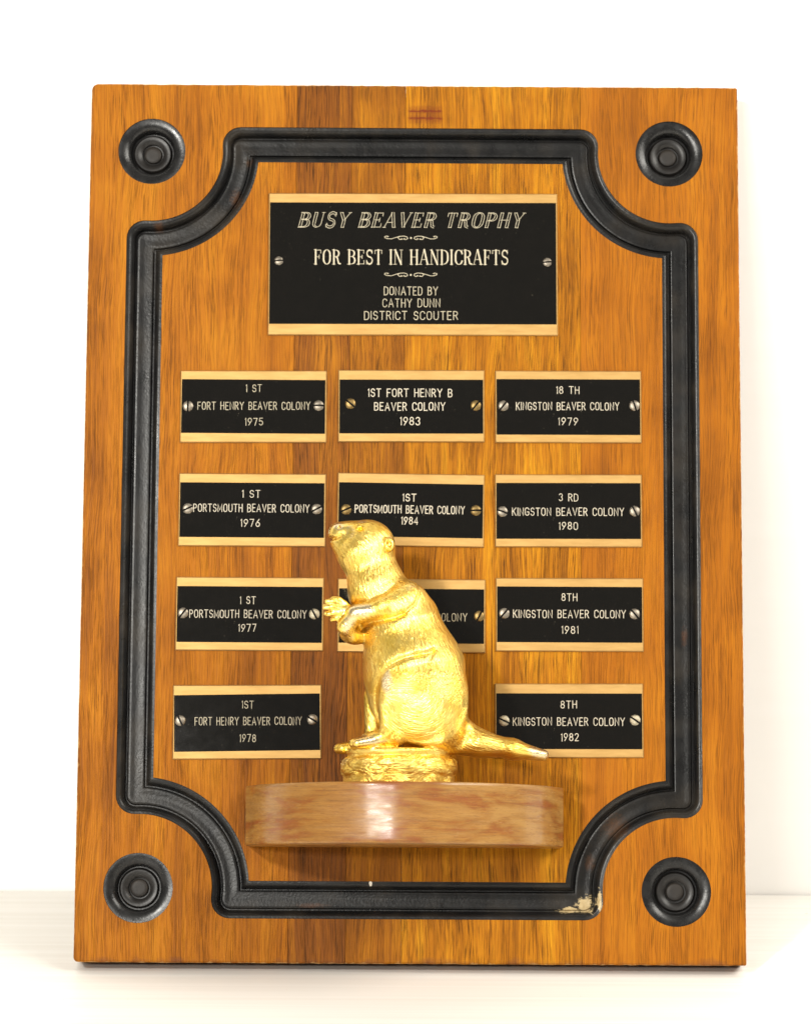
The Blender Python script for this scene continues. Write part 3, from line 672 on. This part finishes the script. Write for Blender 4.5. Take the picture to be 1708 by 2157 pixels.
# head
D = ell((430, 268), 168, 150, 11.0)
D = sm(D, ell((395, 330), 150, 120, 11.5, 0), 3)
D = sm(D, ell((298, 210), 104, 82, 7.2, 0, 8), 3.0)           # muzzle
D = sm(D, ell((245, 190), 46, 52, 5.2), 1.5)                   # nose pad
D = sm(D, ell((292, 290), 82, 62, 6.8, 0, -30), 2.0)
D = sm(D, ell((252, 252), 40, 38, 4.6), 1.5)           # lower jaw
D = sub(D, ell((214, 240), 22, 9, 5, 0, -8), .8)             # mouth
D = sm(D, cone((240, 215), (228, 262), 15, 12, 1, 1.1, 1.1), .3)
D = sm(D, cone((240, 215), (228, 262), 15, 12, 1, -1.1, -1.1), .3)
D = sub(D, ell((262, 175), 12, 9, 2.0, 4.6), .6)               # nostril
# neck and trunk
N_ = cone((430, 330), (500, 560), 150, 172, .92)
N_ = sm(N_, cone((500, 560), (640, 760), 172, 222, .86), 4)
N_ = sm(N_, cone((640, 760), (722, 1040), 222, 292, .86), 6)
N_ = sm(N_, cone((722, 1040), (755, 1235), 292, 268, .86), 6)
N_ = sm(N_, cone((640, 1000), (590, 1230), 190, 120, .75), 6)  # belly
D = sm(D, N_, 4)
D = sub(D, ell((540, 800), 1, 1, 1), .1) if False else D
# rump and tail
D = sm(D, cone((800, 1260), (860, 1390), 225, 125, .8), 5)
T_ = sm(cone((900, 1470), (1180, 1515), 80, 46, .6), cone((960, 1400), (1120, 1478), 108, 74, .72), 3)
T_ = sm(T_, cone((1120, 1478), (1320, 1516), 74, 58, .5), 3)
T_ = sm(T_, cone((1320, 1516), (1505, 1551), 58, 34, .42), 3)
D = sm(D, T_, 5)
floorz = Q(0, 1592)[1]
# haunches (near, far)
for s in (1, -1):
    Hh = ell((768, 1235), 262, 268, 9.5, s*12.5, -8)
    Hh = sm(Hh, ell((650, 1150), 150, 165, 7.5, s*15.5), 3)
    Hh = sm(Hh, cone((575, 1200), (575, 1420), 78, 66, 1, s*15, s*14), 3)
    kx = np.clip((GX-Q(640, 0)[0])/(.0729*260), 0, 1)
    if s > 0:
        hx, hz_ = Q(770, 1240); rd = np.hypot(GX-hx, GZ-hz_); wq = np.clip((Q(880, 0)[0]-GX)/6, 0, 1)*np.clip((GZ-Q(0, 1330)[1])/4, 0, 1)
        Hh = Hh+np.clip(rd-19.0, 0, 9)*1.5*wq
    D = sm(D, Hh, (1.3+8*kx).astype(np.float32) if s > 0 else 3)
# near foot
ft = cone((610, 1448), (450, 1480), 66, 52, .9, 13, 13.5)
for i, (tx, ty, te) in enumerate(((385, 1500, 18), (366, 1497, 14.6), (362, 1496, 11.2), (368, 1498, 8.0))):
    ft = sm(ft, cone((470, 1484), (tx, ty), 40, 31, 1, 13+(te-13)*.5, te), .5)
D = sm(D, ft, 2.0)
# far foot sticks out further forward
ff = cone((560, 1452), (370, 1490), 60, 44, .9, -12, -9)
for tx, ty, te in ((290, 1515, -4.5), (268, 1512, -8), (272, 1510, -11.5), (290, 1508, -15)):
    ff = sm(ff, cone((400, 1492), (tx, ty), 38, 33, 1, -9+(te+9)*.5, te), .5)
D = sm(D, ff, 2.0)
# far shin seen behind the near one
D = sm(D, cone((480, 1180), (478, 1420), 66, 55, 1, -10, -10), 1.5)
# arms
armN = sm(cone((680, 622), (520, 690), 100, 74, .95, 10, 15.5), cone((520, 690), (372, 716), 76, 58, 1, 15.5, 14), 2.5)
armN = sm(armN, cone((372, 716), (305, 790), 56, 50, 1, 14, 11), 1.6)
armN = sm(armN, cone((305, 790), (345, 850), 48, 38, 1, 11, 7), 1.6)
kx = np.clip((GX-Q(540, 0)[0])/(.0729*150), 0, 1)
D = sm(D, armN, (1.1+5*kx).astype(np.float32))
armF = sm(cone((600, 690), (430, 790), 95, 80, 1, -10, -7), cone((430, 790), (345, 800), 80, 62, 1, -6, 1), 2)
armF = sm(armF, cone((400, 800), (320, 700), 70, 46, 1, -3, 6), 2)
D = sm(D, armF, 1.2)
# paws held together: palm with four fingers and a thumb
palm = ell((300, 690), 56, 46, 4.6, 8.5, 15)
hand = palm
for a, m, t, e_ in (((300, 655), (262, 628), (228, 622), (10.5, 11.5, 12)), ((288, 665), (232, 640), (190, 640), (11, 12, 12)), ((282, 685), (225, 672), (180, 678), (11.5, 12, 11.5)), ((284, 705), (232, 708), (196, 718), (11.5, 11.5, 11)), ((292, 722), (252, 738), (224, 748), (11, 10.5, 10))):
    hand = sm(hand, sm(cone(a, m, 22, 19, 1, e_[0], e_[1]), cone(m, t, 19, 15, 1, e_[1], e_[2]), .4), .3)
D = sm(D, hand, .8)
h2 = ell((300, 700), 50, 46, 4.0, 1.0)
for a, t, e_ in (((300, 650), (250, 612), 3.5), ((288, 660), (205, 622), 3), ((285, 690), (178, 655), 2.5), ((290, 715), (185, 700), 2)):
    h2 = sm(h2, cone(a, t, 22, 17, 1, e_-1, e_), .4)
D = sm(D, h2, .8)
# far-side fist lump below the wrist
D = sm(D, ell((350, 830), 85, 58, 6.5, 2, -12), 1.5)
D = sub(D, cone((420, 800), (600, 745), 14, 8, 1, 19, 23), 1.5)
# ears, eyes, ear hollow
for s in (1, -1):
    D = sm(D, ell((562, 285), 36, 46, 2.2, s*9.2, 10), .7)
    D = sub(D, ell((566, 285), 17, 26, 1.5, s*11.2, 10), .5)
    D = sub(D, ell((385, 178), 34, 20, 3.2, s*10.6), 1.2)
    D = sm(D, ell((382, 180), 20, 14, 1.8, s*8.8), .3)
def incise(pts, wd, dp, e0=4.):
    global D
    dmin = np.full((len(gx), len(gz)), 1e9, np.float32); X2, Z2 = np.meshgrid(gx, gz, indexing='ij')
    P2 = [Q(*p) for p in pts]
    for (ax, az), (bx_, bz_) in zip(P2[:-1], P2[1:]):
        dx, dz = bx_-ax, bz_-az; t = np.clip(((X2-ax)*dx+(Z2-az)*dz)/(dx*dx+dz*dz), 0, 1)
        dmin = np.minimum(dmin, np.hypot(X2-ax-t*dx, Z2-az-t*dz))
    D = D+(dp*np.exp(-(dmin/wd)**2))[:, None, :]*np.clip((GE-e0)/3, 0, 1)
incise([(508, 1420), (497, 1290), (492, 1190), (510, 1110), (560, 1042), (640, 1002), (740, 975)], 1.0, .7, 5.)
incise([(740, 975), (800, 965), (838, 942)], 1.0, .9)
incise([(815, 1000), (838, 945)], .6, .7)
incise([(345, 655), (450, 645), (545, 590), (600, 545)], 1.3, .5)
incise([(400, 800), (470, 765), (600, 745), (655, 722)], 1.2, 1.2)
incise([(655, 722), (725, 660), (748, 590), (735, 530)], .5, .5)
incise([(206, 236), (240, 245), (268, 232)], .7, .9, 1.)
incise([(600, 1440), (575, 1470), (610, 1500)], .9, .8)
incise([(1000, 1500), (1035, 1430), (1030, 1380)], 1.6, .7)
# body pieces stop at the plinth
D = np.maximum(D, Q(0, 1548)[1]-GZ) if False else D
# plinth: top lip, wreath band of leaves, bottom lip
bx, _ = Q(632, 0)
def disc(rx, re, z0, z1, rnd, cx=bx):
    q = np.sqrt((GX-cx)**2+((GE)*rx/re)**2)-(rx-rnd); w_ = np.abs(GZ-(z0+z1)/2)-((z1-z0)/2-rnd)
    return np.minimum(np.maximum(q, w_), 0)+np.sqrt(np.maximum(q, 0)**2+np.maximum(w_, 0)**2)-rnd
zq = lambda Y: Q(0, Y)[1]
D = sm(D, disc(22.6, 19.5, zq(1562), zq(1522), 1.2, bx-.5), 1.4)
ang = np.arctan2(GE*1.25, GX-bx)
zc_ = zq(1632); hz = (GZ-zc_)/3.9
leaf = np.zeros_like(GX)
for kk, sgn, ph in ((9, 1, 0.), (9, -1, .5), (9, .0, .25)):
    u_ = ((ang*kk/(2*math.pi)+hz*.22*(sgn or 1)+ph) % 1.0-.5)*2
    l1 = 1-u_**2*1.15-((hz-sgn*.52)/.62)**2
    l1 = np.clip(l1, 0, 1)**.6*(1-.28*np.exp(-((hz-sgn*.52-.1*u_)/.07)**2))
    leaf = np.maximum(leaf, l1*(1.0 if sgn else .8)*(.85+.3*np.sin(ang*3.3+sgn)))
ringd = np.sqrt((GX-bx)**2+(GE*1.22)**2)
core = np.sqrt(np.maximum(ringd-20.8, 0)**2*1.0+(GZ-zc_)**2*.62)-4.6
core = np.minimum(core, disc(21.5, 17.5, zq(1690), zq(1560), .8))
D = sm(D, core-leaf*1.3+.4, .9)
D = sm(D, disc(24.6, 20.2, 78.9, zq(1682), .5), .6)
D = np.maximum(D, 78.95-GZ)

def surface_nets(F_, org, vx):
    s = F_ < 0; nx, ny, nz = F_.shape
    c = s[:-1, :-1, :-1].astype(np.int8)
    cnt = np.zeros((nx-1, ny-1, nz-1), np.int8)
    for i in (0, 1):
        for j in (0, 1):
            for l in (0, 1): cnt += s[i:nx-1+i, j:ny-1+j, l:nz-1+l]
    act = (cnt > 0) & (cnt < 8); idx = -np.ones(act.shape, np.int64); I = np.argwhere(act); idx[act] = np.arange(len(I))
    acc = np.zeros((len(I), 3)); num = np.zeros(len(I))
    cor = [(i, j, l) for i in (0, 1) for j in (0, 1) for l in (0, 1)]
    for a in cor:
        for ax in range(3):
            if a[ax]: continue
            b_ = list(a); b_[ax] = 1
            fa = F_[I[:, 0]+a[0], I[:, 1]+a[1], I[:, 2]+a[2]]; fb = F_[I[:, 0]+b_[0], I[:, 1]+b_[1], I[:, 2]+b_[2]]
            m = (fa < 0) != (fb < 0); t = np.where(m, fa/(fa-fb+1e-12), 0)
            p = np.tile(np.array(a, float), (len(I), 1)); p[:, ax] += t
            acc[m] += p[m]; num[m] += 1
    V_ = (I+acc/num[:, None])*vx+np.array(org)
    Fc = []
    for ax in range(3):
        o = [0, 0, 0]; o[ax] = 1
        A_ = s[:-1, :-1, :-1]; B_ = s[o[0]:nx-1+o[0], o[1]:ny-1+o[1], o[2]:nz-1+o[2]]
        E = np.argwhere(A_ != B_); u_, v_ = (ax+1) % 3, (ax+2) % 3
        E = E[(E[:, u_] > 0) & (E[:, v_] > 0)]
        du = np.zeros(3, int); du[u_] = 1; dv = np.zeros(3, int); dv[v_] = 1
        g_ = lambda P_: idx[P_[:, 0], P_[:, 1], P_[:, 2]]
        q = np.stack([g_(E), g_(E-du), g_(E-du-dv), g_(E-dv)], 1)
        fl = s[E[:, 0], E[:, 1], E[:, 2]]; q[~fl] = q[~fl][:, ::-1]; Fc.append(q)
    Fc = np.concatenate(Fc); return V_, Fc[(Fc >= 0).all(1)]
Vb, Fb = surface_nets(D, (x_lo, e_lo, z_lo), VX)
del GX, GE, GZ, D
# e -> local y (towards the camera is -y)
Vl = np.stack([Vb[:, 0], -(Vb[:, 1]+EC), Vb[:, 2]], 1); Fb = Fb[:, ::-1]
bz0 = 78.9; bx0 = bx
me = bpy.data.meshes.new('beaver_figurine')
me.from_pydata(((Vl-[bx0, -EC, bz0])*MM).tolist(), [], Fb.tolist()); me.materials.append(M_gold)
bm = bmesh.new(); bm.from_mesh(me); bmesh.ops.recalc_face_normals(bm, faces=bm.faces); bmesh.ops.smooth_vert(bm, verts=bm.verts, factor=.35, use_axis_x=True, use_axis_y=True, use_axis_z=True); bm.normal_update(); bm.to_mesh(me); bm.free()
me.shade_smooth()
# coat flow: u along the hair, v across it
gxv = (Vb[:, 0]+51.7)/.0729; gyv = (205.2-Vb[:, 2])/.0729
sp = np.array([(330, 180), (430, 300), (500, 560), (640, 780), (740, 1040), (840, 1330), (1100, 1470), (1500, 1560)], float)
best = np.full(len(gxv), 1e9); U = np.zeros(len(gxv)); Vv = np.zeros(len(gxv)); acc = 0
for a, b_ in zip(sp[:-1], sp[1:]):
    d = b_-a; Ln = np.hypot(*d); t = np.clip(((gxv-a[0])*d[0]+(gyv-a[1])*d[1])/Ln**2, 0, 1)
    qx, qy = gxv-a[0]-t*d[0], gyv-a[1]-t*d[1]; dist = np.hypot(qx, qy); sd = (qx*d[1]-qy*d[0])/Ln
    m = dist < best; best = np.where(m, dist, best); U = np.where(m, acc+t*Ln, U); Vv = np.where(m, sd, Vv); acc += Ln
rh = np.hypot(gxv-740, (gyv-1200)); ah = np.unwrap(np.arctan2(gyv-1200, gxv-740)) if False else np.arctan2(gyv-1200, gxv-740)
wh = np.clip((330-rh)/60, 0, 1)*np.clip((Vb[:, 1]-4)/4, 0, 1)*np.clip((gyv-1050)/230, 0, 1)
wh = wh*wh*(3-2*wh)
U2 = ah*180; V2 = rh*1.0
Uf = (U*(1-wh)+U2*wh)*.0729; Vf = (Vv*(1-wh)+V2*wh)*.0729
pl_ = np.clip((gyv-1530)/20, 0, 1)                         # no hair on the plinth
pa_ = np.arctan2(Vb[:, 1]*1.25, Vb[:, 0]-bx); pz_ = Vb[:, 2]-zc_
Uf = np.where(pl_ > .5, pa_*12, Uf); Vf = np.where(pl_ > .5, pz_*1.1*(1+.45*np.sin(pa_*9+np.sign(pz_)*1.2))+1.1*np.sin(pa_*4.3), Vf)
fur = np.zeros((len(gxv), 3), np.float32); fur[:, 0] = Uf; fur[:, 1] = Vf; fur[:, 2] = Vb[:, 1]
def attr(name, ty, data):
    at_ = me.attributes.new(name, ty, 'POINT'); at_.data.foreach_set('vector' if ty == 'FLOAT_VECTOR' else 'value', np.ascontiguousarray(data, dtype=np.float32).ravel())
attr('fur', 'FLOAT_VECTOR', fur)
fy = 1+pl_*.25*(Vb[:, 2] < zq(1560))-pl_*.7*(Vb[:, 2] >= zq(1560))
for cx_, cy_, rx_, ry_, am in ((690, 1180, 120, 120, .5), (660, 900, 120, 120, .3), (265, 190, 90, 80, .8), (250, 700, 120, 150, .7), (400, 1500, 230, 70, .8), (1450, 1550, 200, 80, .4), (565, 285, 50, 60, .7)):
    fy *= 1-am*np.clip(1.4-np.hypot((gxv-cx_)/rx_, (gyv-cy_)/ry_), 0, 1)
attr('furry', 'FLOAT', fy)
wn = np.zeros(len(gxv))
for cx_, cy_, rx_, ry_, am in ((250, 165, 55, 40, .8), (330, 200, 60, 90, .5), (400, 135, 60, 30, .6), (390, 700, 120, 60, .9), (330, 800, 70, 110, .8), (560, 1140, 60, 110, .75), (650, 1180, 60, 60, .55), (450, 1480, 120, 50, .8), (1490, 1530, 110, 60, 1.0), (560, 250, 60, 60, .5), (720, 560, 120, 60, .45), (850, 1150, 160, 180, .35), (310, 1590, 90, 60, .5)):
    wn = np.maximum(wn, am*np.clip(1.3-np.hypot((gxv-cx_)/rx_, (gyv-cy_)/ry_), 0, 1))
attr('worn', 'FLOAT', wn*np.clip((Vb[:, 1]+4)/6, 0, 1))
bo = bpy.data.objects.new('beaver_figurine', me); bo.location = Vector((bx0, -EC, bz0))*MM; link(bo, plaque)
bo['label'] = 'gilded cast beaver standing upright on a leafy plinth on the shelf'
print('beaver', len(Vl), len(Fb))
